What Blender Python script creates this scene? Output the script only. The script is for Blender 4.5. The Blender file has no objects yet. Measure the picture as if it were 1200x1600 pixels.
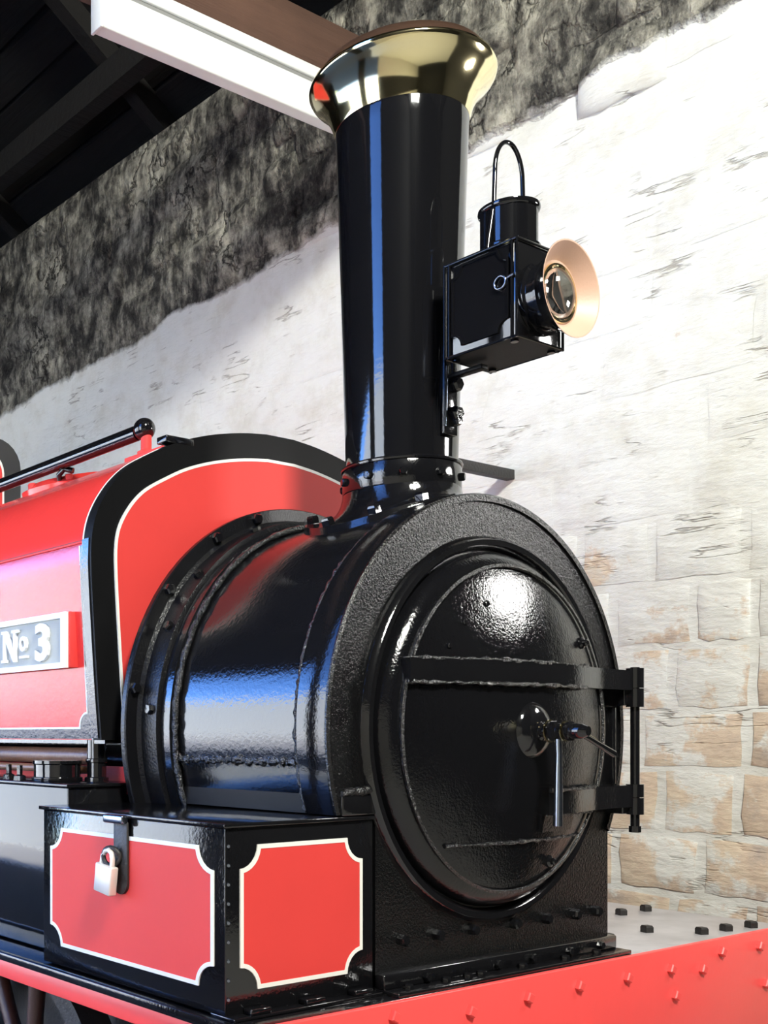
import bpy, bmesh, math, random
from mathutils import Vector, Matrix
random.seed(7)
PI = math.pi
scene = bpy.context.scene
COL = scene.collection

# ------------------------------------------------------------------ camera
cam_d = bpy.data.cameras.new('camera'); cam = bpy.data.objects.new('camera', cam_d); COL.objects.link(cam)
cam.location = (1.8425, -2.5655, 1.6)
cam.rotation_euler = (PI/2, 0, math.radians(90 - 33.375))
cam_d.sensor_fit = 'HORIZONTAL'; cam_d.sensor_width = 36
cam_d.lens = 1745.7*36/1200
cam_d.shift_x = 0.4167; cam_d.shift_y = 0.29          # architectural (rising front) lens
cam_d.clip_start = 0.05; cam_d.clip_end = 300
scene.camera = cam

# ------------------------------------------------------------------ light
world = bpy.data.worlds.new('sky'); scene.world = world; world.use_nodes = True
wn = world.node_tree.nodes; wl = world.node_tree.links
bg = wn['Background']
sky = wn.new('ShaderNodeTexSky'); sky.sky_type = 'NISHITA'; sky.sun_disc = False
sky.sun_elevation = math.radians(42); sky.sun_rotation = math.radians(40); sky.air_density = 1.0; sky.dust_density = 0.0; sky.ozone_density = 6.0; sky.altitude = 2500
gm = wn.new('ShaderNodeGamma'); gm.inputs[1].default_value = 1.45
wl.new(sky.outputs[0], gm.inputs[0]); wl.new(gm.outputs[0], bg.inputs[0]); bg.inputs[1].default_value = 2.2

def light(name, kind, loc, aim, energy, color, **kw):
    d = bpy.data.lights.new(name, kind); d.energy = energy; d.color = color
    for k, v in kw.items(): setattr(d, k, v)
    o = bpy.data.objects.new(name, d); COL.objects.link(o); o.location = loc
    o.rotation_euler = (Vector(aim) - Vector(loc)).to_track_quat('-Z', 'Y').to_euler()
    return o
light('sun', 'SUN', (6, 10, 12), (0, 0, 0), 60.0, (1, .94, .84), angle=0.01)
# added lamps: main light high beside the camera, small one for the door highlight
light('key_lamp', 'AREA', (4.2, -2.3, 6.4), (-0.5, 0.9, 1.6), 1500, (1, 1, .92), shape='RECTANGLE', size=1.1, size_y=1.1)
light('door_highlight_lamp', 'AREA', (1.06, 1.56, 2.78), (0.05, -.1, 1.9), 46, (1, .98, .95), shape='RECTANGLE', size=0.34, size_y=0.26)

vs = scene.view_settings
vs.view_transform = 'Standard'; vs.look = 'None'; vs.gamma = 1; vs.exposure = -1.08; vs.use_curve_mapping = False

# ------------------------------------------------------------------ materials
class N:
    def __init__(s, name):
        s.m = bpy.data.materials.new(name); s.m.use_nodes = True
        s.t = s.m.node_tree; s.b = s.t.nodes['Principled BSDF']
    def n(s, typ, **kw):
        x = s.t.nodes.new('ShaderNode' + typ)
        for k, v in kw.items():
            if k.startswith('i_'): x.inputs[k[2:].replace('_', ' ')].default_value = v
            else: setattr(x, k, v)
        return x
    def l(s, a, b): s.t.links.new(a, b)
    def math(s, op, a, b=None, c=None):
        x = s.n('Math', operation=op)
        for i, v in enumerate((a, b, c)):
            if v is None: continue
            if hasattr(v, 'is_linked'): s.l(v, x.inputs[i])
            else: x.inputs[i].default_value = v
        return x.outputs[0]
    def ramp(s, fac, stops):
        r = s.n('ValToRGB'); e = r.color_ramp.elements
        while len(e) < len(stops): e.new(.5)
        for i, (p, c) in enumerate(stops):
            e[i].position = p; e[i].color = (*c, 1) if len(c) == 3 else c
        s.l(fac, r.inputs[0]); return r.outputs[0]
    def mix(s, fac, a, b):
        x = s.n('Mix', data_type='RGBA')
        for i, v in ((0, fac), (6, a), (7, b)):
            if hasattr(v, 'is_linked'): s.l(v, x.inputs[i])
            else: x.inputs[i].default_value = (*v, 1) if isinstance(v, tuple) else v
        return x.outputs[2]
    def pos(s): return s.n('NewGeometry').outputs['Position']
    def noise(s, vec, scale, detail=4, rough=.5, mapscale=None):
        if mapscale:
            mp = s.n('Mapping'); mp.inputs['Scale'].default_value = mapscale; s.l(vec, mp.inputs[0]); vec = mp.outputs[0]
        x = s.n('TexNoise'); x.inputs['Scale'].default_value = scale; x.inputs['Detail'].default_value = detail
        x.inputs['Roughness'].default_value = rough
        if vec is not None: s.l(vec, x.inputs['Vector'])
        return x.outputs['Fac']
    def bump(s, h, strength, dist=.01):
        b = s.n('Bump'); b.inputs['Strength'].default_value = strength; b.inputs['Distance'].default_value = dist
        s.l(h, b.inputs['Height']); s.l(b.outputs[0], s.b.inputs['Normal']); return b

def paint(name, col, rough, bump=0.0, bscale=120, spec=.5, coat=0.0, metal=0.0, vary=.0, ior=1.5, crough=.05, bdist=.004):
    k = N(name); b = k.b
    b.inputs['Base Color'].default_value = (*col, 1); b.inputs['Roughness'].default_value = rough
    b.inputs['Metallic'].default_value = metal; b.inputs['IOR'].default_value = ior
    b.inputs['Coat Weight'].default_value = coat; b.inputs['Coat Roughness'].default_value = crough
    p = k.pos()
    if vary:
        f = k.noise(p, 6, 6, .6)
        k.l(k.mix(f, tuple(c*(1-vary) for c in col), tuple(min(1, c*(1+vary)) for c in col)), b.inputs['Base Color'])
    if bump:
        h = k.noise(p, bscale, 3, .6)
        k.bump(h, bump, bdist)
    return k.m

M = {}
M['black'] = paint('gloss_black_paint', (.006, .006, .007), .09, .25, 90, ior=1.65, bdist=.002)
M['black_smooth'] = paint('smooth_black_enamel', (.006, .006, .007), .07, .06, 60, ior=1.65, bdist=.002)
M['black_rough'] = paint('rough_black_cast_iron', (.004, .004, .0045), .2, .7, 140, ior=1.5, bdist=.0045)
M['black_satin'] = paint('satin_black_paint', (.004, .004, .0045), .5, .1, 90, ior=1.25, bdist=.002)
k = N('lumpy_gloss_black_door'); k.b.inputs['Base Color'].default_value = (.005, .005, .006, 1); k.b.inputs['Roughness'].default_value = .09; k.b.inputs['IOR'].default_value = 1.5
p_ = k.pos(); k.bump(k.math('ADD', k.math('MULTIPLY', k.noise(p_, 14, 3, .5), 1.2), k.math('MULTIPLY', k.noise(p_, 150, 3, .6), .55)), .38, .004)
M['door_black'] = k.m
M['black_mid'] = paint('half_gloss_black_paint', (.005, .005, .006), .26, .5, 150, ior=1.4, bdist=.003)
M['weld'] = paint('lumpy_black_weld', (.012, .012, .013), .14, 1.0, 110, ior=1.7, bdist=.01)
M['red'] = paint('red_enamel', (.70, .052, .046), .55, .08, 60, vary=.06, bdist=.002, ior=1.35)
M['red_gloss'] = paint('red_gloss_enamel', (.74, .046, .040), .17, .3, 45, vary=.06, ior=1.47, bdist=.002)
M['red_beam'] = paint('red_beam_paint', (.90, .085, .08), .35, .15, 40, vary=.05, bdist=.002)
M['white'] = paint('white_lining_paint', (.85, .84, .78), .3)
M['plate_white'] = paint('white_number_paint', (.86, .86, .83), .35, .15, 80)
M['plate_grey'] = paint('grey_number_plate', (.42, .43, .39), .7, .2, 90, ior=1.3)
M['brass'] = paint('polished_brass', (.96, .84, .50), .10, .05, 14, metal=1.0, bdist=.003)
M['copper'] = paint('dark_copper', (.16, .09, .06), .3, .1, 40, metal=.7)
M['steel'] = paint('bright_steel', (.30, .34, .42), .25, .1, 60, metal=1.0)
M['worn_steel'] = paint('worn_steel_plate', (.46, .44, .45), .34, .2, 20, metal=.3, vary=.45)
M['cream'] = paint('cream_lamp_reflector', (.66, .42, .31), .45, .1, 120)
M['silver'] = paint('silver_reflector', (.8, .8, .76), .18, metal=1.0)
M['lock'] = paint('zinc_padlock', (.78, .74, .66), .38, metal=.35)
M['brown'] = paint('rusty_brown_pipe', (.20, .10, .055), .4, .5, 60, vary=.4)
M['spoke'] = paint('dark_red_brown_wheel_paint', (.05, .018, .012), .4, .3, 60, vary=.3)
M['iron'] = paint('dull_dark_iron', (.02, .018, .017), .5, .5, 80)
M['fitting_white'] = paint('white_fitting_enamel', (.80, .82, .79), .45)
M['fitting_grey'] = paint('grey_groove', (.25, .25, .24), .6)
M['dark_floor'] = paint('dark_cinder_floor', (.035, .033, .03), .9, .6, 12, vary=.3)
M['concrete'] = paint('pale_concrete_reflector', (.42, .41, .37), .9, .4, 9, vary=.15)
M['yard'] = paint('pale_gravel_yard', (.62, .60, .53), .95, .4, 5, vary=.12)
M['yard_wall'] = paint('pale_limewashed_yard_building', (.72, .71, .64), .95, .3, 3, vary=.1)
k = N('lamp_lens_glass'); k.b.inputs['Transmission Weight'].default_value = 1; k.b.inputs['Roughness'].default_value = .03; k.b.inputs['IOR'].default_value = 1.45
M['glass'] = k.m

def wood(name, c1, c2, ax, rough=.75):
    k = N(name); p = k.pos()
    ms = {'x': (1.2, 16, 16), 'y': (16, 1.2, 16), 'z': (16, 16, 1.2)}[ax]
    f = k.noise(p, 1.6, 6, .65, ms); g = k.noise(p, 2.2, 4, .6)
    k.l(k.mix(k.math('MULTIPLY_ADD', g, .6, k.math('MULTIPLY', f, .4)), c1, c2), k.b.inputs['Base Color'])
    k.b.inputs['Roughness'].default_value = rough; k.bump(f, .6, .02); return k.m
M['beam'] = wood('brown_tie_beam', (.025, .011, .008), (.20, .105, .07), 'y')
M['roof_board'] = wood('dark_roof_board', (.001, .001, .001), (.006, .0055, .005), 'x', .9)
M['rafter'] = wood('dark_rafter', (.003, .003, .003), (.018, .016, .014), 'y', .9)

def wall_material(name, worn):
    k = N(name); p = k.pos()
    sep = k.n('SeparateXYZ'); k.l(p, sep.inputs[0]); X, Z = sep.outputs[0], sep.outputs[2]
    # limewash line, with a ragged edge
    zb = k.math('MULTIPLY_ADD', X, .045, 4.33)
    rag = k.math('MULTIPLY', k.math('SUBTRACT', k.noise(p, 3.2, 8, .62), .5), .22)
    d = k.math('SUBTRACT', k.math('ADD', zb, rag), Z)
    painted = k.math('MULTIPLY', k.math('MAXIMUM', k.math('MINIMUM', d, .035), 0), 1/.035)
    # limewash colour
    lw = k.ramp(k.noise(p, 5, 8, .65), [(.3, (.68, .67, .60)), (.5, (.79, .795, .745)), (.7, (.83, .84, .795))])
    crack = k.noise(p, 1.0, 5, .55, (1.3, 1.3, 9))
    c1 = k.math('ABSOLUTE', k.math('SUBTRACT', crack, .5))
    line = k.math('SUBTRACT', 1, k.math('MINIMUM', k.math('MULTIPLY', c1, 60), 1))
    line = k.math('MULTIPLY', line, k.ramp(k.noise(p, 4.5, 3, .6), [(.53, (0, 0, 0)), (.63, (1, 1, 1))]))
    lw = k.mix(k.math('MULTIPLY', line, .6), lw, (.20, .16, .12))
    # bare stone showing where the limewash has come away
    tan = k.ramp(k.noise(p, 7, 8, .65), [(.3, (.38, .28, .22)), (.48, (.64, .46, .31)), (.62, (.74, .58, .40)), (.8, (.68, .64, .52))])
    if worn:
        a = k.math('MULTIPLY', k.math('SUBTRACT', 2.55, Z), .55)
        a = k.math('MINIMUM', k.math('MAXIMUM', a, -.25), .62)
        b_ = k.math('MINIMUM', k.math('MAXIMUM', k.math('MULTIPLY', k.math('ADD', X, 2.0), .5), -.6), .45)
        w = k.math('ADD', k.math('MULTIPLY', a, .28), k.math('MULTIPLY', b_, .13))
        v = k.math('ADD', k.noise(p, 3.4, 9, .68), w)
        wm = k.ramp(v, [(.675, (0, 0, 0)), (.735, (1, 1, 1))])
        lw = k.mix(k.math('MULTIPLY', wm, .74), lw, tan)
    # dark unpainted rubble with vertical soot streaks
    st = k.noise(p, 1.5, 9, .72, (8, 8, 3.4)); st2 = k.noise(p, 1.1, 4, .6); st3 = k.noise(p, 7, 6, .7)
    sm = k.math('ADD', k.math('ADD', k.math('MULTIPLY', st, .40), k.math('MULTIPLY', st2, .34)), k.math('MULTIPLY', st3, .26))
    dk = k.ramp(sm, [(.40, (.010, .010, .010)), (.465, (.065, .062, .055)), (.515, (.22, .21, .175)), (.585, (.54, .515, .42))])
    ck = k.math('ABSOLUTE', k.math('SUBTRACT', k.noise(p, 1.7, 5, .6, (2.2, 2.2, 1.6)), .5))
    dk = k.mix(k.math('MULTIPLY', k.math('SUBTRACT', 1, k.math('MINIMUM', k.math('MULTIPLY', ck, 38), 1)), k.ramp(st2, [(.42, (0, 0, 0)), (.6, (1, 1, 1))])), dk, (.012, .011, .010))
    k.l(k.mix(painted, dk, lw), k.b.inputs['Base Color'])
    k.b.inputs['Roughness'].default_value = .93
    k.b.inputs['Specular IOR Level'].default_value = .2
    hb = k.math('ADD', k.math('MULTIPLY', k.noise(p, 5, 9, .62, (1, 1, 2.6)), .8), k.math('MULTIPLY', line, -.25))
    hd = k.math('ADD', k.math('MULTIPLY', st, 1.6), k.math('ADD', k.math('MULTIPLY', st3, 1.6), k.math('MULTIPLY', k.math('MINIMUM', k.math('MULTIPLY', ck, 12), .6), 1.4)))
    hm = k.n('Mix'); k.l(painted, hm.inputs[0]); k.l(hd, hm.inputs[2]); k.l(hb, hm.inputs[3])
    k.bump(hm.outputs[0], .75, .022)
    return k.m
M['wall'] = wall_material('limewashed_rubble_mortar', False)
M['stone'] = wall_material('limewashed_worn_stone', True)

# ------------------------------------------------------------------ builders
ORG = {}
def link(name, me, mat, parent, org):
    o = bpy.data.objects.new(name, me); COL.objects.link(o)
    if mat is not None and not me.materials: me.materials.append(M[mat])
    ORG[o.name] = Vector(org)
    if parent is not None:
        o.parent = parent; o.location = Vector(org) - ORG[parent.name]
    else: o.location = org
    return o
def mesh(name, V, F, mat, parent=None, smooth=None, org=None):
    V = [Vector(v) for v in V]
    if org is None:
        lo = Vector([min(v[i] for v in V) for i in range(3)]); hi = Vector([max(v[i] for v in V) for i in range(3)]); org = (lo+hi)/2
    org = Vector(org)
    me = bpy.data.meshes.new(name); me.from_pydata([v-org for v in V], [], F); me.update()
    bm = bmesh.new(); bm.from_mesh(me); bmesh.ops.recalc_face_normals(bm, faces=bm.faces); bm.to_mesh(me); bm.free()
    if smooth is not None:
        for p in me.polygons: p.use_smooth = True
        me.set_sharp_from_angle(angle=math.radians(smooth))
    return link(name, me, mat, parent, org)
def empty(name, loc, label, cat, group=None):
    o = bpy.data.objects.new(name, None); COL.objects.link(o); o.location = loc; o.empty_display_size = .1
    ORG[o.name] = Vector(loc); tag(o, label, cat, group); return o
def tag(o, label=None, cat=None, group=None, kind=None):
    if label: o['label'] = label
    if cat: o['category'] = cat
    if group: o['group'] = group
    if kind: o['kind'] = kind
    return o
def bx(x0, x1, y0, y1, z0, z1):
    V = [(x, y, z) for x in (x0, x1) for y in (y0, y1) for z in (z0, z1)]
    F = [(0,1,3,2), (4,6,7,5), (0,4,5,1), (2,3,7,6), (0,2,6,4), (1,5,7,3)]
    return V, F
def join(*vf):
    V, F = [], []
    for v, f in vf:
        n = len(V); V += list(v); F += [tuple(i+n for i in q) for q in f]
    return V, F
def box(name, x0, x1, y0, y1, z0, z1, mat, parent=None, bev=0.0, seg=2):
    V, F = bx(x0, x1, y0, y1, z0, z1)
    o = mesh(name, V, F, mat, parent)
    if bev:
        bm = bmesh.new(); bm.from_mesh(o.data)
        bmesh.ops.bevel(bm, geom=list(bm.edges), offset=bev, segments=seg, affect='EDGES', profile=.5)
        bm.to_mesh(o.data); bm.free()
        for p in o.data.polygons: p.use_smooth = True
        o.data.set_sharp_from_angle(angle=math.radians(50))
    return o
def frame(axis):
    a = Vector(axis).normalized()
    u = a.orthogonal().normalized() if abs(a.x) < .99 and abs(a.z) < .99 else (Vector((0, 1, 0)))
    return a, u, a.cross(u)
def lathe_vf(prof, c, axis, seg=48, closed=False, a0=0, a1=2*PI):
    """prof: (radius, height along axis)"""
    a, u, v = frame(axis); c = Vector(c); V, F = [], []; n = len(prof)
    full = abs(a1-a0-2*PI) < 1e-6; S = seg if full else seg+1
    for s in range(S):
        t = a0 + (a1-a0)*s/seg
        for r, h in prof: V.append(c + a*h + (u*math.cos(t) + v*math.sin(t))*max(r, 1e-5))
    for s in range(seg):
        s2 = (s+1) % S
        for i in range(n if closed else n-1):
            j = (i+1) % n
            F.append((s*n+i, s*n+j, s2*n+j, s2*n+i))
    return V, F
def lathe(name, prof, c, axis, mat, parent=None, seg=48, closed=False, smooth=35, **kw):
    V, F = lathe_vf(prof, c, axis, seg, closed, **kw)
    return mesh(name, V, F, mat, parent, smooth)
def cyl_vf(p0, p1, r, seg=16, r1=None):
    p0, p1 = Vector(p0), Vector(p1); L = (p1-p0).length; r1 = r if r1 is None else r1
    return lathe_vf([(0, 0), (r, 0), (r1, L), (0, L)], p0, p1-p0, seg)
def cyl(name, p0, p1, r, mat, parent=None, seg=16, r1=None):
    V, F = cyl_vf(p0, p1, r, seg, r1); return mesh(name, V, F, mat, parent, 40)
def tube_vf(pts, r, seg=8, closed=False):
    pts = [Vector(p) for p in pts]; V, F = [], []; n = len(pts)
    prev = None
    for i, p in enumerate(pts):
        if closed: t = pts[(i+1) % n] - pts[i-1]
        else: t = pts[min(i+1, n-1)] - pts[max(i-1, 0)]
        t.normalize()
        if prev is None: u = t.orthogonal().normalized()
        else: u = (prev - t*prev.dot(t)).normalized()
        prev = u; w = t.cross(u); rr = r[i] if isinstance(r, (list, tuple)) else r
        for s in range(seg): V.append(p + (u*math.cos(2*PI*s/seg) + w*math.sin(2*PI*s/seg))*rr)
    for i in range(n if closed else n-1):
        j = (i+1) % n
        for s in range(seg):
            s2 = (s+1) % seg; F.append((i*seg+s, i*seg+s2, j*seg+s2, j*seg+s))
    if not closed: F += [tuple(range(seg)), tuple(range((n-1)*seg, n*seg))]
    return V, F
def tube(name, pts, r, mat, parent=None, seg=8, closed=False):
    V, F = tube_vf(pts, r, seg, closed); return mesh(name, V, F, mat, parent, 60)
def plane_pts(plane, val, uv):
    """plane 'X': (y,z) pairs -> x=val ; 'Y': (x,z) pairs -> y=val ; 'Z'"""
    return [{'X': (val, u, v), 'Y': (u, val, v), 'Z': (u, v, val)}[plane] for u, v in uv]
def slab_vf(plane, v0, v1, uv):
    a, b = plane_pts(plane, v0, uv), plane_pts(plane, v1, uv); n = len(uv)
    F = [tuple(range(n)), tuple(range(n, 2*n))] + [(i, (i+1) % n, n+(i+1) % n, n+i) for i in range(n)]
    return a+b, F
def slab(name, plane, v0, v1, uv, mat, parent=None, smooth=30):
    V, F = slab_vf(plane, v0, v1, uv); return mesh(name, V, F, mat, parent, smooth)
def ring_slab(name, plane, v0, v1, outer, inner, mat, parent=None, smooth=30, loop=True):
    n = len(outer)
    V = plane_pts(plane, v0, outer) + plane_pts(plane, v0, inner) + plane_pts(plane, v1, outer) + plane_pts(plane, v1, inner)
    F = []
    for i in range(n if loop else n-1):
        j = (i+1) % n
        F += [(i, j, n+j, n+i), (2*n+i, 3*n+i, 3*n+j, 2*n+j), (i, 2*n+i, 2*n+j, j), (n+i, n+j, 3*n+j, 3*n+i)]
    if not loop: F += [(0, n, 3*n, 2*n), (n-1, 3*n-1, 4*n-1, 2*n-1)]
    return mesh(name, V, F, mat, parent, smooth)
def notched(u0, u1, v0, v1, r, t=0, k=7):
    """rectangle with concave quarter-round corners, inset by t"""
    R = r+t; out = []
    a0 = math.asin(t/R); a1 = PI/2-a0
    A = [a0+(a1-a0)*i/(k-1) for i in range(k)]
    out += [(u0+R*math.cos(a), v0+R*math.sin(a)) for a in A]          # bottom-left: from bottom side up
    out = out[::-1][::-1]
    bl = [(u0+R*math.cos(a), v0+R*math.sin(a)) for a in A]            # starts on bottom edge, ends on left edge
    tl = [(u0+R*math.sin(a), v1-R*math.cos(a)) for a in A]            # starts on left edge, ends on top edge
    tr = [(u1-R*math.cos(a), v1-R*math.sin(a)) for a in A]            # starts on top edge, ends on right
    br = [(u1-R*math.sin(a), v0+R*math.cos(a)) for a in A]            # starts on right, ends on bottom
    return bl+tl+tr+br
BOLT = {}
def bolt(name, pos, axis, r, h, mat, parent, sides=6, rot=0.0):
    key = (tuple(round(x, 3) for x in axis), r, h, mat, sides, rot)
    if key not in BOLT:
        a, u, v = frame(axis); V, F = [], []
        prof = [(r, 0), (r, h*.75), (r*.8, h), (0, h)]
        for s in range(sides):
            t = 2*PI*s/sides + rot
            for rr, hh in prof: V.append(a*hh + (u*math.cos(t)+v*math.sin(t))*max(rr, 1e-5))
        n = 4
        for s in range(sides):
            s2 = (s+1) % sides
            for i in range(3): F.append((s*n+i, s*n+i+1, s2*n+i+1, s2*n+i))
        F.append(tuple(s*n for s in range(sides)))
        me = bpy.data.meshes.new(name); me.from_pydata(V, [], F)
        bm = bmesh.new(); bm.from_mesh(me); bmesh.ops.remove_doubles(bm, verts=bm.verts, dist=1e-4); bmesh.ops.recalc_face_normals(bm, faces=bm.faces); bm.to_mesh(me); bm.free()
        me.materials.append(M[mat]); BOLT[key] = me
    return link(name, BOLT[key], mat, parent, pos)

# ================================================================== SETTING
YW = 1.75
wall = box('wall_back', -14, .40, YW+.012, YW+.6, 0, 5.35, 'wall'); tag(wall, 'rough stone shed wall, limewashed below and bare dark rubble above', kind='structure')
# stones: a few shared rough blocks, placed in courses
def stone_mesh(i):
    rnd = random.Random(100+i); V, F = [], []; nx, nz = 5, 4
    for a in range(nx):
        for b in range(nz):
            u, w = a/(nx-1)-.5, b/(nz-1)-.5
            e = (a in (0, nx-1)) + (b in (0, nz-1))
            V.append((u*(.97 if e else 1)+rnd.uniform(-.025, .025), -(.5 if e == 0 else .22 if e == 1 else .05)+rnd.uniform(-.16, .16)*(e == 0), w+rnd.uniform(-.035, .035)))
    for a in range(nx-1):
        for b in range(nz-1): q = a*nz+b; F.append((q, q+nz, q+nz+1, q+1))
    rim = [a*nz for a in range(nx)] + [(nx-1)*nz+b for b in range(1, nz)] + [a*nz+nz-1 for a in range(nx-2, -1, -1)] + [b for b in range(nz-2, 0, -1)]
    n0 = len(V)
    for r in rim: V.append((V[r][0], .5, V[r][2]))
    for i_ in range(len(rim)):
        j = (i_+1) % len(rim); F.append((rim[i_], rim[j], n0+j, n0+i_))
    me = bpy.data.meshes.new('stone'); me.from_pydata(V, [], F)
    bm = bmesh.new(); bm.from_mesh(me); bmesh.ops.recalc_face_normals(bm, faces=bm.faces); bm.to_mesh(me); bm.free()
    for p in me.polygons: p.use_smooth = True
    me.materials.append(M['stone']); return me
SM = [stone_mesh(i) for i in range(10)]
rs = random.Random(5)
def stone(x, z, w, h, proud):
    o = link('stone', rs.choice(SM), None, wall, (x, YW+.012, z)); o.scale = (w, proud*2, h)
    o.rotation_euler = (0, rs.uniform(-.012, .012), 0)
z = .50
while z < 4.0:
    h = rs.uniform(.22, .27)
    x = .40
    while x > -5.9:
        near = x > -1.3 and z < 2.3
        w = rs.uniform(.22, .40) if near else rs.uniform(.5, .95)
        jt = .03 if near else .012
        stone(x-w/2, z+h/2, w-jt, h-jt, rs.uniform(.004, .011) if near else rs.uniform(.001, .003) if z > 3.6 else rs.uniform(.002, .006))
        x -= w
    z += h
while z < 5.3:
    h = rs.uniform(.16, .22); x = .40
    while x > -5.9:
        w = rs.uniform(.14, .5); hh = h*rs.uniform(.7, 1.7)
        pr = rs.uniform(.008, .05)
        zc = min(z+h/2+rs.uniform(-.08, .08), 5.33-hh/2)
        stone(x-w/2, zc, w*1.05, hh, pr)
        x -= w*.97
    z += h
# floor, yard outside, building across the yard
ff = box('floor_reflector', -.6, 6.5, -3.3, YW+.2, 0, .02, 'concrete'); tag(ff, 'unseen pale concrete floor patch added to brighten reflections', kind='structure')  # unseen pale floor patch, added so the brass cap reflects something bright
fl = box('floor', -14, 7, -8.0, YW+1, -.2, 0, 'dark_floor'); tag(fl, 'dark cinder floor of the engine shed', kind='structure')
yd = box('floor_yard', -60, 60, -60, -8.0, -.25, -.02, 'yard'); tag(yd, 'pale gravel yard outside the shed', kind='structure')
yw = box('wall_yard', -60, 30, -24, -22, -.1, 8.2, 'yard_wall'); tag(yw, 'pale limewashed building across the yard', kind='structure')
w1 = box('wall_reflection_blocker', .40, 7, YW+.2, YW+.5, 0, 7, 'roof_board'); tag(w1, 'unseen dark boarded partition added to keep reflections dark', kind='structure')  # unseen, added to hide pale wall from the smokebox front's reflections
wf = box('wall_front', 6.5, 7.0, -3.6, YW+.5, 0, 8.4, 'roof_board'); tag(wf, 'dark boarded front wall of the shed', kind='structure')
wr = box('wall_rear', -14.5, -14, -3.6, YW+.6, 0, 8.4, 'roof_board'); tag(wr, 'dark rear wall of the shed', kind='structure')
# side wall behind the camera: a wide cart doorway and a tall doorway
V, F = join(bx(-14, -8.5, -3.6, -3.3, 0, 6.2), bx(-8.5, -1.75, -3.6, -3.3, 3.5, 6.2), bx(-1.75, -1.15, -3.6, -3.3, 0, 6.2), bx(-1.15, .05, -3.6, -3.3, 5.4, 6.2), bx(.05, 7, -3.6, -3.3, 0, 6.2))
wo = mesh('wall_side', V, F, 'roof_board'); tag(wo, 'dark side wall of the shed with two open doorways', kind='structure')
wd = box('wall_side_reflector', .05, 6.5, -3.3, -3.27, 0, 2.3, 'yard_wall'); tag(wd, 'unseen pale panel added on the side wall to brighten reflections', kind='structure')  # added pale reflector, brightens the brass cap and door shoulder
# roof
RIDGE = (-.8, 7.4); E1 = (YW+.7, 5.25); E2 = (-3.9, 6.15)
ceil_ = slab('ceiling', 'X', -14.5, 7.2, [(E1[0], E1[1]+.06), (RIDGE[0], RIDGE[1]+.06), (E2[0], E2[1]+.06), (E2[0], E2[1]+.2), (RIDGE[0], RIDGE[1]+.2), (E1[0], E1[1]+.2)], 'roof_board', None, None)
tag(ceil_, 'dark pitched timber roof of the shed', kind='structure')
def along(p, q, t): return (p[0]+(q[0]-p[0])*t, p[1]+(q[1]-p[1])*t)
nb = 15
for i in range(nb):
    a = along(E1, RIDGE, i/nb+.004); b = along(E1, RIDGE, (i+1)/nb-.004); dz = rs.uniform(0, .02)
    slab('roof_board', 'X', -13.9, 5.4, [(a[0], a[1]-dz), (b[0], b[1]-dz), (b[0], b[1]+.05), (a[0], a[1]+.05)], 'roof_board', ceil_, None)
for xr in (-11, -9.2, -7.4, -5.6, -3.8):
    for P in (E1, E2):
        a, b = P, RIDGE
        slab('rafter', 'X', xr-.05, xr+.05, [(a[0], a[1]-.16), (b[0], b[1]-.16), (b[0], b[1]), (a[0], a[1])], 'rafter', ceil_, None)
for ty in (.30, .62):
    a = along(E1, RIDGE, ty); cyl_ = box('purlin', -13.9, 5.4, a[0]-.06, a[0]+.06, a[1]-.34, a[1]-.16, 'rafter', ceil_)
# tie beam over the white fitting, with post and brace
box('tie_beam', -1.82, -1.61, -3.4, YW+.05, 4.50, 4.74, 'beam', ceil_, .01, 1)
V, F = slab_vf('X', -1.60, -1.48, [(.62, 4.745), (.80, 4.745), (2.2, 6.1), (2.02, 6.1)]); 
mesh('brace', [(x, y if y < 2 else y, z) for x, y, z in [(v[0], .55+(v[2]-4.745)*-.9+(.16 if i % 4 in (1, 2) else 0), v[2]) for i, v in enumerate(V)]], F, 'beam', ceil_)
box('tie_beam', -2.40, -2.22, -3.4, YW+.05, 4.98, 5.24, 'beam', ceil_, .01, 1)

# white boxed light fitting fixed below the tie beam
lf = empty('light_fitting', (-1.6, .8, 4.26), 'long white boxed light fitting fixed under the brown tie beam', 'light fitting')
box('housing', -1.66, -1.60, -.125, 1.70, 4.276, 4.425, 'fitting_white', lf, .006)
box('groove', -1.66, -1.612, -.12, 1.70, 4.425, 4.448, 'fitting_grey', lf)
box('top_channel', -1.66, -1.60, -.115, 1.70, 4.448, 4.50, 'fitting_white', lf, .006)
box('end_cap', -1.665, -1.597, -.133, -.120, 4.272, 4.45, 'fitting_white', lf, .003)

bar = box('iron_bar', -1.192, -1.148, .95, YW+.05, 2.715, 2.758, 'iron', None, .004)
tag(bar, 'dark square iron bar sticking out of the limewashed wall behind the chimney', 'bar')

# ================================================================== LOCOMOTIVE
CZ = 1.615
loco = empty('locomotive', (-1.5, 0, 0), 'red and black saddle tank steam locomotive with brass-capped chimney', 'locomotive')
AX = (1, 0, 0)
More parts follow.
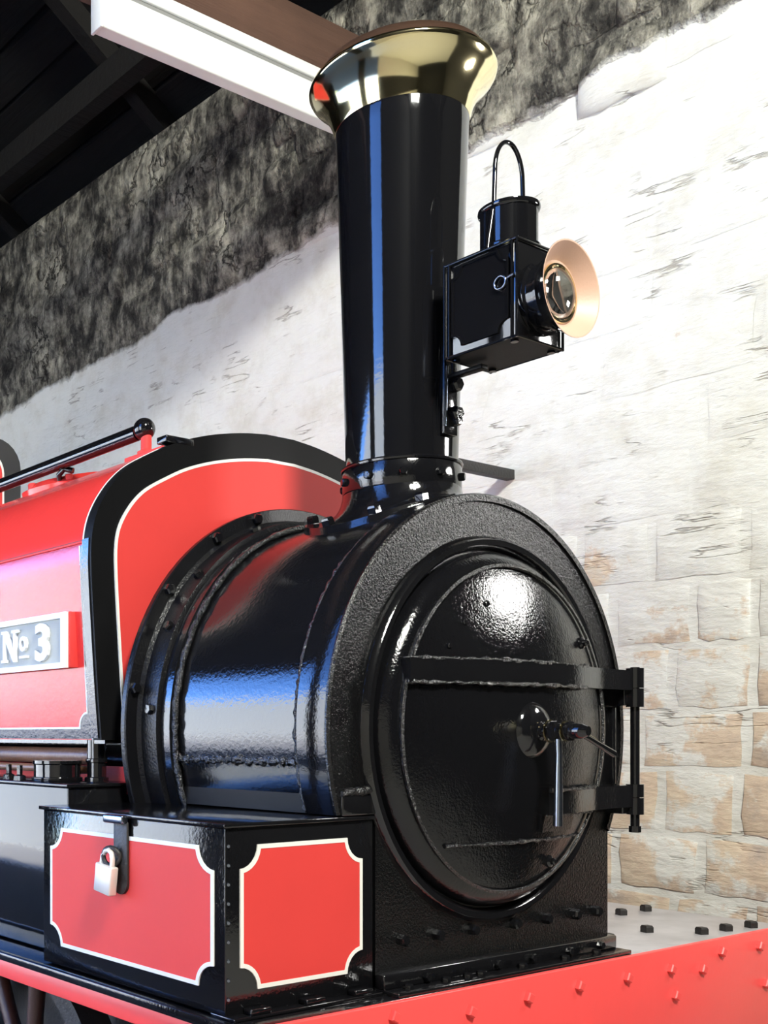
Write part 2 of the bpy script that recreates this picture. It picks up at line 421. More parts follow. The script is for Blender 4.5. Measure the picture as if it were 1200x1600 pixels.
# --- smokebox barrel
sb = lathe('smokebox', [(0, 0), (.606, 0), (.606, .50), (0, .50)], (-.60, 0, CZ), AX, 'black', loco, 96)
lathe('front_band', [(.55, 0), (.613, 0), (.617, .004), (.617, .09), (.612, .098), (.55, .098)], (-.102, 0, CZ), AX, 'black', sb, 96, True, a0=-.34, a1=PI+.34)
def bead(name, r, x, rr, parent, lumps=.35, a0=0, a1=2*PI, n=190):
    rb = random.Random(int(x*1000)); pts, rad = [], []
    for i in range(n):
        t = a0+(a1-a0)*i/(n-1); pts.append((x+rb.uniform(-1, 1)*rr*.25, r*math.cos(t), CZ+r*math.sin(t))); rad.append(rr*(1+rb.uniform(-lumps, lumps)))
    return tube(name, pts, rad, 'weld', parent, 6)
bead('weld_bead', .610, -.104, .0075, sb, a0=-.34, a1=PI+.34)
bead('weld_bead', .617, -.560, .009, sb, .25)
lathe('rear_band', [(.55, 0), (.628, 0), (.628, .035), (.612, .044), (.55, .044)], (-.606, 0, CZ), AX, 'black', sb, 96, True)
ar = lathe('angle_ring', [(.60, 0), (.693, 0), (.693, .016), (.690, .020), (.655, .022), (.645, .032), (.642, .095), (.630, .100), (.60, .100)], (-.708, 0, CZ), AX, 'black_mid', loco, 96, True)
for deg in (72, 107, 122, 143, 170, 36):
    t = math.radians(deg); bolt('bolt', (-.688, .672*-math.cos(PI-t) if False else .672*math.cos(t), CZ+.672*math.sin(t)), AX, .017, .018, 'black', ar, 6)
for deg in (58, 90, 112, 136, 153, 175):
    t = math.radians(deg); nrm = (0, math.cos(t), math.sin(t)); bolt('bolt', (-.640, .642*nrm[1], CZ+.642*nrm[2]), nrm, .016, .014, 'black', ar, 6)
# saddle below the barrel
slab('saddle', 'X', -.62, -.10, [(-.585, 1.535), (.585, 1.535), (.585, 1.41), (.45, 1.40), (.45, .985), (-.45, .985), (-.45, 1.40), (-.585, 1.41)], 'black_satin', sb)
rb = random.Random(3)
tube('weld_bead', [(-.58+.47*i/60, -.598+rb.uniform(-.003, .003), 1.535+rb.uniform(-.003, .003)) for i in range(61)], [.012*(1+rb.uniform(-.35, .35)) for i in range(61)], 'weld', sb, 6)
# --- smokebox front plate (round top, straight foot)
yr, yl = .54, -.45
out = []
aR = -math.acos(yr/.615)
a1_ = PI + math.asin((CZ-1.41)/.615)
for i in range(97):
    t = aR + (a1_-aR)*i/96; out.append((.615*math.cos(t), CZ+.615*math.sin(t)))
out += [(yl, 1.405), (yl, .985), (yr-.012, .985), (yr, 1.0)]
fp = slab('smokebox_front', 'X', -.012, 0, out, 'black_rough', loco, 30)
lathe('edge_rim', [(.598, 0), (.618, 0), (.6185, .006), (.613, .012), (.598, .012)], (-.006, 0, CZ), AX, 'black_rough', fp, 96, True, a0=aR, a1=a1_)
for y in (-.361, -.228, -.088, .09, .231, .367, .47):
    bolt('bolt', (0, y, 1.095), AX, .015, .022, 'black', fp, 6, rot=y)
foot = box('foot_angle', -.012, .028, yl, yr, .985, 1.022, 'black', loco, .004)
for y in (-.30, -.02, .13, .30, .45): bolt('bolt', (.028, y, 1.003), AX, .012, .014, 'black', foot, 6)
box('foot_plate', -.02, .072, yl, yr, .975, .986, 'black', foot, .002)
for y in (-.39, -.25, -.165, -.113, .06, .25, .40): bolt('bolt', (.05, y, .986), (0, 0, 1), .012, .014, 'black', foot, 6)
brk = box('front_bracket', -.05, .012, -.575, -.458, 1.407, 1.462, 'black', loco, .006)
tube('weld_bead', [(.010, -.578+.122*i/14, 1.462+.006*i/14+rb.uniform(-.002, .002)) for i in range(15)], [.008*(1+rb.uniform(-.3, .5)) for i in range(15)], 'weld', brk, 6)

# --- smokebox door
DP = [(0, .125), (.05, .124), (.1, .121), (.15, .1155), (.2, .108), (.25, .0985), (.3, .087), (.35, .0735), (.39, .062), (.42, .052), (.44, .043), (.455, .031), (.463, .017), (.466, 0)]
def dome(r):
    for (r0, h0), (r1, h1) in zip(DP, DP[1:]):
        if r <= r1: return h0+(h1-h0)*(r-r0)/(r1-r0)
    return 0
door = lathe('smokebox_door', DP[::-1], (0, 0, CZ), AX, 'door_black', loco, 96, smooth=60)
tag(door, 'round domed glossy black smokebox door')
lathe('door_seat', [(.470, 0), (.474, .014), (.482, .021), (.496, .021), (.504, .014), (.508, 0)], (0, 0, CZ), AX, 'black', door, 96)
lathe('door_flange', [(.425, .052), (.428, .060), (.420, .062), (.417, .057)], (0, 0, CZ), AX, 'weld', door, 96, True, a0=PI*.62 if False else 0)
def strap(name, y0, z0, z1, n=26):
    V, F = [], []; zc = (z0+z1)/2; ys = [y0+(.575-y0)*i/n for i in range(n+1)]
    for y in ys:
        r = math.hypot(y, zc-CZ)
        d = dome(min(r, .40)); xb = d if r < .40 else d+(.045-d)*min(1, (y-math.sqrt(max(.16-(zc-CZ)**2, 0)))/.15) if y > 0 else d
        for xx in (xb-.012, xb+.014):
            for zz in (z0, z1): V.append((xx, y, zz))
    for i in range(n):
        a, b = i*4, i*4+4
        F += [(a, b, b+1, a+1), (a+2, a+3, b+3, b+2), (a, a+2, b+2, b), (a+1, b+1, b+3, a+3)]
    F += [(0, 1, 3, 2), (n*4, n*4+2, n*4+3, n*4+1)]
    return mesh(name, V, F, 'black', door, 40)
strap('hinge_strap', -.41, 1.728, 1.785)
strap('hinge_strap', .07, 1.392, 1.455)
# rough edges of paint along the straps
for zz in (1.786, 1.727):
    tube('strap_bead', [(dome(math.hypot(y, zz-CZ))+.013, y, zz+rb.uniform(-.002, .002)) for y in [-.41+.7*i/50 for i in range(51)]], [.005*(1+rb.uniform(-.6, .6)) for i in range(51)], 'weld', door, 5)
for zz in (1.456, 1.391):
    tube('strap_bead', [(dome(math.hypot(y, zz-CZ))+.013, y, zz+rb.uniform(-.002, .002)) for y in [.07+.28*i/25 for i in range(26)]], [.0045*(1+rb.uniform(-.6, .6)) for i in range(26)], 'weld', door, 5)
tube('strap_bead', [(dome(math.hypot(y, 1.325-CZ))+.002, y, 1.325+rb.uniform(-.002, .002)) for y in [-.27+.62*i/44 for i in range(45)]], [.005*(1+rb.uniform(-.6, .6)) for i in range(45)], 'weld', door, 5)
V = []; ysg = [.075+.16*i/6 for i in range(7)]
for y in ysg:
    for zz in (1.345, 1.39):
        d = dome(math.hypot(y, zz-CZ)); V += [(d-.01, y, zz), (d+.006, y, zz)]
F = []
for i in range(6):
    a, b = i*4, i*4+4; F += [(a, b, b+1, a+1), (a+1, b+1, b+3, a+3), (a+3, b+3, b+2, a+2), (a+2, b+2, b, a)]
F += [(0, 1, 3, 2), (24, 26, 27, 25)]
mesh('patch_plate', V, F, 'black_rough', door, 40)
# hinge: two knuckles on brackets and a long pin
HX, HY = .052, .592
cyl('hinge_pin', (HX, HY, 1.335), (HX, HY, 1.795), .0125, 'black_smooth', door, 16)
for z0, z1 in ((1.735, 1.792), (1.680, 1.733), (1.420, 1.457), (1.370, 1.418)):
    cyl('hinge_knuckle', (HX, HY, z0), (HX, HY, z1), .024, 'black_smooth', door, 20)
box('hinge_bracket', -.01, .046, .550, .586, 1.684, 1.778, 'black', door, .004)
box('hinge_bracket', -.01, .046, .540, .586, 1.372, 1.453, 'black', door, .004)
box('hinge_plate', -.012, .012, .548, .566, 1.455, 1.680, 'black', door, .003)
cyl('pin_nut', (HX, HY, 1.318), (HX, HY, 1.336), .016, 'black', door, 6)
# centre boss, dart spindle and handles
lathe('centre_boss', [(0, .03), (.035, .028), (.058, .018), (.072, .004), (.074, -.006)], (.118, 0, CZ-.003), AX, 'black', door, 40, smooth=60)
sp = (.130, 0, CZ-.006)
lathe('spindle', [(.024, 0), (.024, .02), (.018, .024), (.018, .045), (.026, .047), (.026, .062), (.020, .064), (.020, .088), (.024, .090), (.024, .098), (.019, .100), (.019, .128), (.015, .134), (.012, .142), (0, .142)], sp, AX, 'black_smooth', door, 24)
for xx, rr in ((.167, .029), (.209, .026)):
    lathe('spindle_ring', [(rr-.004, 0), (rr, .001), (rr, .004), (rr-.004, .005)], (xx, 0, sp[2]), AX, 'brass', door, 24, True)
tube('door_handle', [(.193, -.002, sp[2]-.02), (.194, -.002, sp[2]-.06), (.193, -.002, sp[2]-.15), (.192, -.002, 1.372)], [.009, .0085, .0105, .0115], 'steel', door, 12)
hd = [(.238, .012, sp[2]-.004), (.236, .06, sp[2]-.018), (.230, .12, sp[2]-.036), (.226, .185, sp[2]-.058)]
tube('door_handle', hd, [.0075, .0065, .0075, .010], 'black_smooth', door, 10)
tube('handle_glint', [(x, y, z+.0085) for x, y, z in hd], .0016, 'brass', door, 6)  # brass line stands in for light caught along the handle's upper edge
for y, zz in ((.302, 1.851), (.155, 1.263)):
    d = dome(math.hypot(y, zz-CZ)); lathe('stud', [(.016, -.008), (.016, .006), (.009, .010), (.009, .018), (.006, .021), (0, .021)], (d, y, zz), AX, 'black', door, 16)
for t in (1.95, 2.25, 2.5, 2.8):
    bolt('rivet', (dome(.34)-.002, .34*math.cos(t), CZ+.34*math.sin(t)), AX, .008, .007, 'black', door, 8)

# --- chimney
CX = -.297
chim = lathe('chimney', [(.140, 2.30), (.1525, 2.30), (.158, 2.50), (.1662, 2.80), (.1745, 3.08), (.1815, 3.29), (.184, 3.325), (.182, 3.345), (.16, 3.350), (.13, 3.34), (.13, 2.30)], (CX, 0, 0), (0, 0, 1), 'black_smooth', loco, 96, True)
cap = lathe('chimney_cap', [(.150, 3.330), (.184, 3.332), (.188, 3.342), (.194, 3.366), (.205, 3.392), (.222, 3.418), (.241, 3.438), (.254, 3.450), (.258, 3.458), (.256, 3.465), (.249, 3.468), (.243, 3.470)], (CX, 0, 0), (0, 0, 1), 'brass', chim, 96, smooth=60)
cap['label'] = 'flared polished brass chimney cap'
lathe('cap_crown', [(.250, 3.466), (.243, 3.480), (.228, 3.500), (.205, 3.515), (.18, 3.522), (.155, 3.518), (.14, 3.49), (.14, 3.36)], (CX, 0, 0), (0, 0, 1), 'copper', chim, 80, smooth=60)
col_ = lathe('collar', [(.150, 0), (.162, .0), (.164, .004), (.164, .074), (.161, .079), (.150, .079)], (CX, 0, 2.285), (0, 0, 1), 'black', chim, 72, True)
lathe('collar_bead', [(.158, 0), (.167, .002), (.168, .007), (.166, .011), (.158, .013)], (CX, 0, 2.352), (0, 0, 1), 'black', chim, 72, True)
for deg in (-155, -118, -82, -48, -12, 25, 150):
    t = math.radians(deg); nrm = (math.cos(t), math.sin(t), 0)
    bolt('bolt', (CX+.164*nrm[0], .164*nrm[1], 2.318), nrm, .012, .012, 'black', chim, 8)
# flared foot that sits over the barrel
V, F = [], []; S, T = 72, 12
for s in range(S):
    t = 2*PI*s/S; ct, st_ = math.cos(t), math.sin(t)
    ro = .255
    xb, yb = CX+ro*ct, (ro+.03)*st_
    zb_ = CZ + math.sqrt(.612**2 - yb*yb)
    for i in range(T+1):
        u = i/T; e = u**2.3
        rr = .160 + (ro-.160)*e
        w = 1-(1-u)**2.3
        zz = 2.345 + (zb_+.012-2.345)*w
        V.append((CX+rr*ct, (rr+.03*e)*st_, zz))
    V.append((CX+(ro+.004)*ct, (ro+.034)*st_, zb_-.012))
n = T+2
for s in range(S):
    s2 = (s+1) % S
    for i in range(n-1): F.append((s*n+i, s*n+i+1, s2*n+i+1, s2*n+i))
ft = mesh('chimney_foot', V, F, 'black', chim, 50)
for deg in (-150, -95, -62, -35, 180):
    t = math.radians(deg); x_, y_ = CX+.243*math.cos(t), .272*math.sin(t)
    nrm = Vector((0, y_, math.sqrt(.612**2-y_*y_))).normalized()
    bolt('bolt', (x_, y_, CZ+nrm.z*.624), tuple(nrm), .017, .022, 'black', chim, 4)

# --- lamp bracket on the chimney front
lb = box('lamp_bracket', -.141, -.126, -.028, .028, 2.42, 2.66, 'black', loco, .003)
box('bracket_arm', -.130, -.02, -.014, .014, 2.572, 2.584, 'black_satin', lb, .002)
for zz, r_ in ((2.555, .020), (2.475, .022), (2.455, .014)):
    bolt('bolt', (-.126, .004, zz), AX, r_, .026, 'black', lb, 6)
tube('bracket_wire', [(-.118, -.030, 2.60), (-.120, -.031, 2.50), (-.124, -.030, 2.44)], .004, 'steel', lb, 6)

# --- saddle tank
half = [(-.70, 1.585), (-.712, 1.72), (-.725, 1.90), (-.735, 2.06), (-.736, 2.14), (-.728, 2.20), (-.710, 2.25), (-.680, 2.30), (-.640, 2.348), (-.590, 2.390), (-.52, 2.430), (-.42, 2.478), (-.30, 2.516), (-.17, 2.542), (-.06, 2.554)]
def catmull(P, k=4):
    R = []
    for i in range(len(P)-1):
        p0, p1, p2, p3 = P[max(i-1, 0)], P[i], P[i+1], P[min(i+2, len(P)-1)]
        for j in range(k):
            t = j/k; R.append(tuple(.5*(2*b+(c-a)*t+(2*a-5*b+4*c-d)*t*t+(3*b-a-3*c+d)*t**3) for a, b, c, d in zip(p0, p1, p2, p3)))
    return R+[P[-1]]
half = catmull(half)
tank_out = half + [(-y, z_) for y, z_ in half[::-1]]
def offs(poly, d):
    """inset an open outline (left side -> over -> right side) by d"""
    res = []
    for i, p in enumerate(poly):
        a = poly[max(i-1, 0)]; b = poly[min(i+1, len(poly)-1)]
        tx, tz = b[0]-a[0], b[1]-a[1]; L = math.hypot(tx, tz); res.append((p[0]+tz/L*d, p[1]-tx/L*d))
    return res
XT, XR = -.780, -3.25
inner = [(y*.86, CZ+.0+(z_-CZ)*.0) for y, z_ in tank_out]
def arch(d): 
    o_ = offs(tank_out, d); return o_
# tank skin: outer outline to inner arc round the boiler
nA = len(tank_out)
arc = [(.60*math.cos(PI-PI*i/(nA-1)), CZ-.03+.60*math.sin(PI*i/(nA-1))) for i in range(nA)]
tank = ring_slab('saddle_tank', 'X', XR, XT-.03, tank_out, arc, 'red_gloss', loco, 35, loop=False)
tag(tank, 'red saddle tank with white lining')
fo = offs(tank_out, -.006)
fpl = ring_slab('front_plate', 'X', XT-.045, XT-.004, fo, arc, 'black_satin', tank, 40, loop=False)
li0, li1 = offs(tank_out, .074), offs(tank_out, .083)
def cutlow(poly, zmin): return [(y, max(z_, zmin)) for y, z_ in poly]
ring_slab('front_panel', 'X', XT-.006, XT, li1, arc, 'red', tank, 40, loop=False)
ring_slab('front_lining', 'X', XT-.006, XT+.001, li0, li1, 'white', tank, 40, loop=False)
# bead along the plate edge
tube('edge_bead', [(XT-.048, y, z_) for y, z_ in offs(tank_out, -.004)], .004, 'white', tank, 6)
# side flange strip below the shoulder, and side panel lining following the side's slope
def side(z_):
    for (y0, z0), (y1, z1) in zip(half, half[1:]):
        if z0 <= z_ <= z1: return y0+(y1-y0)*(z_-z0)/(z1-z0)
    return half[0][0]
def side_sheet(name, uv, t0, t1, mat, smooth=30):
    n = len(uv); V = [(x, side(z_)-t0, z_) for x, z_ in uv] + [(x, side(z_)-t1, z_) for x, z_ in uv]
    F = [tuple(range(n)), tuple(range(n, 2*n))] + [(i, (i+1) % n, n+(i+1) % n, n+i) for i in range(n)]
    return mesh(name, V, F, mat, tank, smooth)
def side_rect(name, x0, x1, z0, z1, t0, t1, mat, nz=8):
    zs = [z0+(z1-z0)*i/nz for i in range(nz+1)]
    V, F = [], []
    for zz in zs:
        y = side(zz); V += [(x0, y-t0, zz), (x1, y-t0, zz), (x1, y-t1, zz), (x0, y-t1, zz)]
    for i in range(nz):
        a = i*4; b = a+4
        for j in range(4): F.append((a+j, a+(j+1) % 4, b+(j+1) % 4, b+j))
    F += [(0, 1, 2, 3), (nz*4, nz*4+1, nz*4+2, nz*4+3)]
    return mesh(name, V, F, mat, tank, 40)
side_rect('side_flange', -.826, -.795, 1.590, 2.165, 0, .010, 'black')
side_rect('side_border', -3.2, -.826, 1.588, 1.617, 0, .0035, 'black')
side_rect('side_border', -.846, -.826, 1.617, 2.150, 0, .0030, 'black')
# white lining with a notched lower corner
R_ = .045
def corner(t): 
    c = (-.846, 1.617); r = R_+t
    return [(c[0]-r*math.sin(a), c[1]+r*math.cos(a)) for a in [math.asin(min(1, t/r)) + (PI/2-2*math.asin(min(1, t/r)))*i/8 for i in range(9)]]
o1 = [(-.846, 2.15)] + corner(0) + [(-3.2, 1.617)]; o2 = [(-.851, 2.15)] + corner(.006) + [(-3.2, 1.623)]
n = len(o1); V = []
for uv, t in ((o1, 0), (o2, 0), (o1, .0042), (o2, .0042)): V += [(x, side(z_)-t, z_) for x, z_ in uv]
F = []
for i in range(n-1): F += [(i, i+1, n+i+1, n+i), (2*n+i, 3*n+i, 3*n+i+1, 2*n+i+1), (i, 2*n+i, 2*n+i+1, i+1), (n+i, n+i+1, 3*n+i+1, 3*n+i)]
mesh('side_lining', V, F, 'white', tank, 30)
side_sheet('lining_corner', [(-.846, 1.617)] + corner(0), 0, .003, 'black')
side_rect('side_seam', -3.2, -.81, 2.157, 2.163, 0, .004, 'red', 2)
side_rect('side_seam', -3.2, -.81, 2.1635, 2.166, -.001, .0005, 'iron', 2)
# bolts and lug on top of the tank front
box('top_plate', -.83, -.782, -.47, -.36, 2.478, 2.500, 'black', tank, .004)
# filler cover low on the tank top
fc = lathe('filler_cover', [(.21, 0), (.21, .022), (.19, .028), (.17, .045), (.05, .052), (0, .052)], (-1.72, -.16, 2.535), (0, -.18, 1), 'red_gloss', tank, 40, smooth=50)
tube('filler_hook', [(-1.62, -.30, 2.53), (-1.60, -.32, 2.555), (-1.58, -.31, 2.575), (-1.55, -.29, 2.565)], .011, 'black', fc, 8)
for a in range(6):
    t = a*PI/3+.3; bolt('bolt', (-1.72+.18*math.cos(t), -.16+.18*math.sin(t), 2.562+.03*math.sin(t)), (0, -.18, 1), .016, .02, 'red', fc, 6)
# number plate on the tank side
PY = -.722
npl = box('number_plate', -2.3, -.886, PY-.026, PY+.01, 1.797, 1.962, 'red', loco, .002)
tag(npl, 'white-edged number plate with raised lettering')
box('plate_face', -2.29, -.905, PY-.0275, PY-.02, 1.80, 1.959, 'plate_grey', npl)
ring_slab('plate_border', 'Y', PY-.036, PY-.02, [(-2.3, 1.797), (-.8935, 1.797), (-.8935, 1.962), (-2.3, 1.962)], [(-2.28, 1.814), (-.922, 1.814), (-.922, 1.945), (-2.28, 1.945)], 'plate_white', npl, None)
def text(body, x, z_, size, ox, name='letter', bold=.012):
    cu = bpy.data.curves.new(name, 'FONT'); cu.body = body; cu.size = size; cu.extrude = .006; cu.offset = bold*size; cu.bevel_depth = 0; cu.resolution_u = 3
    t = bpy.data.objects.new('tmp', cu); COL.objects.link(t); dg = bpy.context.evaluated_depsgraph_get(); dg.update()
    me = bpy.data.meshes.new_from_object(t.evaluated_get(dg)); bpy.data.objects.remove(t)
    xs = [v.co.x for v in me.vertices]; x0 = min(xs)
    V = [(x+(v.co.x-x0)*ox, PY-.0285-v.co.z*1.0-.003, z_+v.co.y) for v in me.vertices]
    F = [tuple(p.vertices) for p in me.polygons]
    return mesh(name, V, F, 'plate_white', npl)
text('3', -1.062, 1.829, .150, 1.15, 'letter', .035)
text('o', -1.156, 1.862, .092, .85, 'letter', .025)
box('letter_bar', -1.156, -1.110, PY-.037, PY-.024, 1.838, 1.846, 'plate_white', npl)
text('S', -1.380, 1.829, .145, 1.1, 'letter', .035)
# N with slab serifs
def poly_letter(uv): return slab('letter', 'Y', PY-.037, PY-.024, uv, 'plate_white', npl, None)
nx, nz, nw, nh = -1.268, 1.829, .104, .101
Nn = [(0, 0), (.34, 0), (.34, .09), (.26, .09), (.26, .66), (.72, 0), (.86, 0), (.86, .91), (1, .91), (1, 1), (.62, 1), (.62, .91), (.72, .91), (.72, .40), (.30, 1), (0, 1), (0, .91), (.10, .91), (.10, .09), (0, .09)]
poly_letter([(nx+u*nw, nz+v*nh) for u, v in Nn])

# --- handrail on the tank
hr = tube('handrail', [(-1.115, -.32, 2.602), (-1.6, -.32, 2.598), (-3.3, -.32, 2.590)], [.026, .026, .026], 'black_smooth', loco, 20)
bpy.context.view_layer.update()
V, F = lathe_vf([(0, -.037)] + [(.037*math.cos(a), .037*math.sin(a)) for a in [-PI/2+PI*i/14 for i in range(1, 14)]] + [(0, .037)], (-1.085, -.32, 2.606), (0, 0, 1), 28)
mesh('rail_ball', V, F, 'black_smooth', hr, 80)
lathe('rail_post', [(.03, 0), (.03, .014), (.018, .02), (.018, .07)], (-1.075, -.32, 2.515), (0, 0, 1), 'red', hr, 16)
box('rail_foot', -1.13, -.90, -.37, -.28, 2.497, 2.513, 'red', hr, .004)
bolt('bolt', (-.945, -.335, 2.513), (0, 0, 1), .020, .032, 'red', hr, 6)

# --- cab front sheet behind the tank
def rrect(y0, y1, z0, z1, r, k=6):
    p = [(y0, z0)]
    p += [(y0+r-r*math.cos(PI/2*i/k), z1-r+r*math.sin(PI/2*i/k)) for i in range(k+1)]
    p += [(y1-r+r*math.sin(PI/2*i/k), z1-r+r*math.cos(PI/2*i/k)) for i in range(k+1)]
    return p + [(y1, z0)]
cab = slab('cab_front_sheet', 'X', -3.65, -3.60, rrect(-.74, .725, 1.2, 3.265, .16), 'black', loco)
ring_slab('sheet_lining', 'X', -3.601, -3.5975, rrect(-.665, .615, 1.25, 3.19, .12), rrect(-.655, .603, 1.26, 3.178, .115), 'white', cab)
slab('sheet_panel', 'X', -3.601, -3.598, rrect(-.655, .603, 1.26, 3.178, .115), 'red', cab)
# boiler under the tank
lathe('boiler', [(0, 0), (.56, 0), (.56, 2.85), (0, 2.85)], (-3.6, 0, CZ), AX, 'black', loco, 64)

# --- tool box
tb = box('tool_box', -.742, 0, -.93, -.458, .982, 1.396, 'black', loco, .003)
tag(tb, 'black tool box with white-lined red panels')
box('lid', -.752, .008, -.940, -.452, 1.396, 1.406, 'black', tb, .002)
for nm, pl, v0, v1, a in (('side_panel', 'Y', -.9295, -.9325, (-.703, -.036, 1.036, 1.352)), ('front_panel', 'X', -.0005, .0025, (-.889, -.498, 1.034, 1.356))):
    slab(nm, pl, v0, v1, notched(*a, .052, .009), 'red' if pl == 'X' else 'red', tb)
    ring_slab('panel_lining', pl, v0, v1+(.0008 if pl == 'X' else -.0008), notched(*a, .052, 0.0001), notched(*a, .052, .010), 'white', tb)
for i in range(9): bolt('rivet', (.0005, -.921, 1.02+.042*i), (.7, -.7, 0), .0045, .004, 'steel', tb, 6)
hasp = box('hasp', -.402, -.345, -.941, -.933, 1.235, 1.386, 'iron', tb, .003)
box('hasp_hinge', -.425, -.345, -.958, -.936, 1.382, 1.404, 'steel', tb, .005)
lathe('hasp_tongue', [(0, 0), (.028, 0), (.028, .008), (0, .008)], (-.374, -.933, 1.236), (0, -1, 0), 'iron', tb, 20)
tube('staple', [(-.392+.022*math.cos(a), -.942-.020*abs(math.sin(a*.5)), 1.300+.022*math.sin(a)) for a in [2*PI*i/16 for i in range(16)]], .0065, 'iron', tb, 8, True)
fb = box('foot_strip', -.05, .03, -.93, -.458, .976, .984, 'black', tb, .002)
for y in (-.85, -.68, -.52): box('clip', .002, .03, y-.03, y+.03, .984, .998, 'black', tb, .003)

# --- running plate, buffer beam, valance, frame
box('running_plate', -3.6, .075, -.955, .535, .955, .975, 'black', loco, .002)
rp = box('front_platform', -3.6, .075, .535, 1.43, .955, .975, 'worn_steel', loco, .002)
for x_, y_ in ((-.33, 1.18), (-.33, 1.335), (-.095, .92), (.018, 1.03), (.030, 1.155), (.044, 1.285), (-.08, .68)):
    bolt('nut', (x_, y_, .975), (0, 0, 1), .019, .022, 'iron', rp, 4, .4)
bb = box('buffer_beam', .03, .088, -1.43, 1.75, .50, .974, 'red_beam', loco, .003)
for y_, z_ in ((-.491, .943), (-.209, .917), (.026, .921), (.253, .923), (.486, .918), (.714, .915), (.89, .895), (.738, .835), (1.003, .935), (1.238, .928), (1.279, .803), (-.7, .90), (-.95, .9), (.3, .80), (0, .78)):
    bolt('nut', (.088, y_, z_), AX, .017, .014, 'red_beam', bb, 4, .3)
va = box('valance', -3.6, .03, -.950, -.935, .905, .955, 'red_beam', loco, .003)
box('edge_strip', -3.6, .06, -.958, -.938, .955, .978, 'black', va, .003)
box('frame_plate', -3.6, .03, -.62, -.585, .25, .955, 'iron', loco)
box('frame_plate', -3.6, .03, .585, .62, .25, .955, 'iron', loco)
# leading wheel seen below the valance
def wheel(x, y):
    w = lathe('wheel', [(.40, 0), (.47, 0), (.47, .10), (.40, .10)], (x, y-.05, .47), (0, 1, 0), 'iron', loco, 48, True)
    cyl('hub', (x, y-.07, .47), (x, y+.07, .47), .09, 'spoke', w, 24)
    for i in range(10):
        t = 2*PI*i/10+.2; d = Vector((math.cos(t), 0, math.sin(t))); c = Vector((x, y, .47))
        tube('spoke', [c+d*.07, c+d*.25, c+d*.41], [.034, .027, .03], 'spoke', w, 8)
for x_ in (-1.15, -2.5):
    for y_ in (-.72, .72): wheel(x_, y_)

# --- casing behind the tool box and the fittings on it
ca = box('cylinder_casing', -2.7, -.752, -.842, -.50, .98, 1.455, 'black_smooth', loco, .006)
box('casing_top', -2.71, -.744, -.852, -.49, 1.452, 1.462, 'black', ca, .002)
dr = lathe('lubricator_drum', [(0, 0), (.074, 0), (.076, .004), (.076, .012), (.070, .014), (.070, .050), (.074, .053), (.074, .062), (0, .062)], (-.935, -.760, 1.462), (0, 0, 1), 'black_smooth', ca, 32)
lathe('support_post', [(.036, 0), (.036, .012), (.029, .014), (.029, .055), (.033, .057), (.033, .066), (.029, .068), (.029, .125)], (-.862, -.668, 1.462), (0, 0, 1), 'black_smooth', ca, 24)
for x_, y_ in ((-1.165, -.79), (-1.05, -.82), (-1.32, -.79)):
    lathe('stud', [(.022, 0), (.020, .014), (.010, .018), (.010, .046), (0, .046)], (x_, y_, 1.462), (0, 0, 1), 'black', ca, 6)
cyl('injector_pipe', (-2.6, -.63, 1.535), (-.93, -.63, 1.535), .026, 'brown', ca, 16)
cyl('drain_pipe', (-2.6, -.67, 1.495), (-.90, -.67, 1.495), .012, 'brown', ca, 12)
box('red_frame_strip', -2.6, -.60, -.60, -.585, 1.44, 1.505, 'red', ca)
box('tank_support', -2.6, -.79, -.69, -.60, 1.574, 1.586, 'black', ca)

# ================================================================== SEPARATE THINGS
# padlock
pk = empty('padlock', (-.405, -.952, 1.20), 'small silver padlock hanging from the hasp of the tool box', 'padlock')
box('body', -.444, -.376, -.974, -.950, 1.208, 1.280, 'lock', pk, .004)
tube('shackle', [(-.432, -.962, 1.275), (-.430, -.962, 1.298), (-.422, -.961, 1.312), (-.408, -.961, 1.317), (-.396, -.961, 1.311), (-.389, -.962, 1.298), (-.388, -.962, 1.275)], .0065, 'lock', pk, 8)

# hand lamp on the bracket
lp = empty('hand_lamp', (.035, 0, 2.592), 'black square railway hand lamp with round lens on the chimney bracket', 'lamp')
x0, x1, w = -.072, .142, .097
z0, z1 = 2.594, 2.838
box('body', x0+.003, x1-.003, -w+.003, w-.003, z0, z1, 'black_smooth', lp, .004)
for xx in (x0, x0+.014, x1, x1-.014):
    for yy in (-w, w): cyl('corner_bead', (xx, yy, z0-.004), (xx, yy, z1+.003), .0035, 'black_smooth', lp, 8)
for zz in (z0, z1):
    for yy in (-w, w): cyl('edge_bead', (x0, yy, zz), (x1, yy, zz), .0035, 'black_smooth', lp, 8)
    for xx in (x0, x1): cyl('edge_bead', (xx, -w, zz), (xx, w, zz), .0035, 'black_smooth', lp, 8)
dpz = slab('side_door', 'Y', -w-.001, -w+.004, [(x, z_) for x, z_ in notched(x0+.022, x1-.022, z0+.02, z1-.012, .03, .0001)], 'black_smooth', lp)
ring_slab('door_frame', 'Y', -w-.004, -w+.002, notched(x0+.022, x1-.022, z0+.02, z1-.012, .03, .0001), notched(x0+.022, x1-.022, z0+.02, z1-.012, .03, .006), 'black_smooth', lp)
tube('ring_pull', [(.098+.016*math.cos(a), -w-.006, 2.738+.016*math.sin(a)) for a in [2*PI*i/20 for i in range(20)]], .0028, 'steel', lp, 8, True)
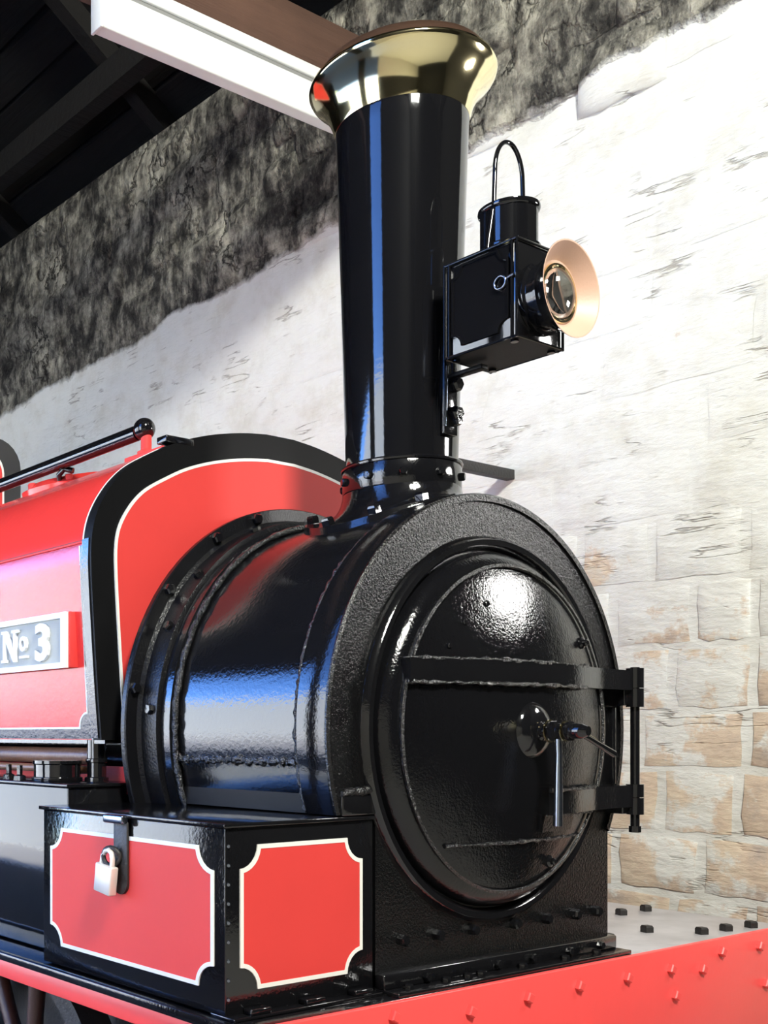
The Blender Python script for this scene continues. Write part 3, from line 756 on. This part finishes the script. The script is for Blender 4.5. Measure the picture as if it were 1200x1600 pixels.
cyl('ring_staple', (.112, -w-.004, 2.743), (.136, -w-.004, 2.748), .004, 'steel', lp, 8)
for xx in (x0+.02, x1-.02):
    for yy in (-w+.02, w-.02): lathe('foot', [(0, 0), (.010, 0), (.010, .008), (0, .008)], (xx, yy, z0-.008), (0, 0, 1), 'black', lp, 10)
box('base_plate', x0+.004, x1-.004, -w+.004, w-.004, z0-.002, z0+.002, 'black_satin', lp)
box('top_plate', x0+.012, x1-.012, -w+.012, w-.012, z1, z1+.012, 'black', lp, .003)
lathe('lamp_chimney', [(.078, 0), (.078, .012), (.071, .018), (.071, .105), (.075, .108), (.077, .114), (.076, .120), (.068, .124), (.03, .130), (0, .132)], (.052, 0, z1+.008), (0, 0, 1), 'black_smooth', lp, 40)
hp = []
for i in range(21):
    a = PI*i/20; hp.append((.052, -.058*math.cos(a), 3.055+.085*math.sin(a)))
tube('carrying_handle', [(.052, -.088, z1+.006), (.052, -.084, z1+.03), (.052, -.062, 2.97)] + hp + [(.052, .062, 2.97), (.052, .084, z1+.03), (.052, .088, z1+.006)], .0058, 'black_smooth', lp, 10)
bz = (.14, 0, 2.702)
lathe('lens_drum', [(.082, 0), (.092, 0), (.092, .012), (.084, .016), (.084, .036), (.090, .040), (.090, .046), (.082, .05)], bz, AX, 'black_smooth', lp, 40)
lathe('lens_hood', [(.070, .046), (.084, .044), (.118, .086), (.120, .088)], bz, AX, 'black_smooth', lp, 48)
lathe('hood_lining', [(.066, .050), (.082, .052), (.1165, .0885), (.120, .089)], bz, AX, 'cream', lp, 48)
lathe('reflector', [(.068, .050), (.060, .02), (.04, .006), (0, .002)], bz, AX, 'silver', lp, 40, smooth=60)
lathe('lens', [(.067, .050), (.060, .060), (.045, .069), (.025, .075), (0, .077), (0, .046), (.06, .046)], bz, AX, 'glass', lp, 40, smooth=50)
lathe('lens_ring', [(.064, .050), (.068, .056), (.073, .056), (.075, .050)], bz, AX, 'brass', lp, 40)

pk.rotation_euler = (0, math.radians(8), 0)
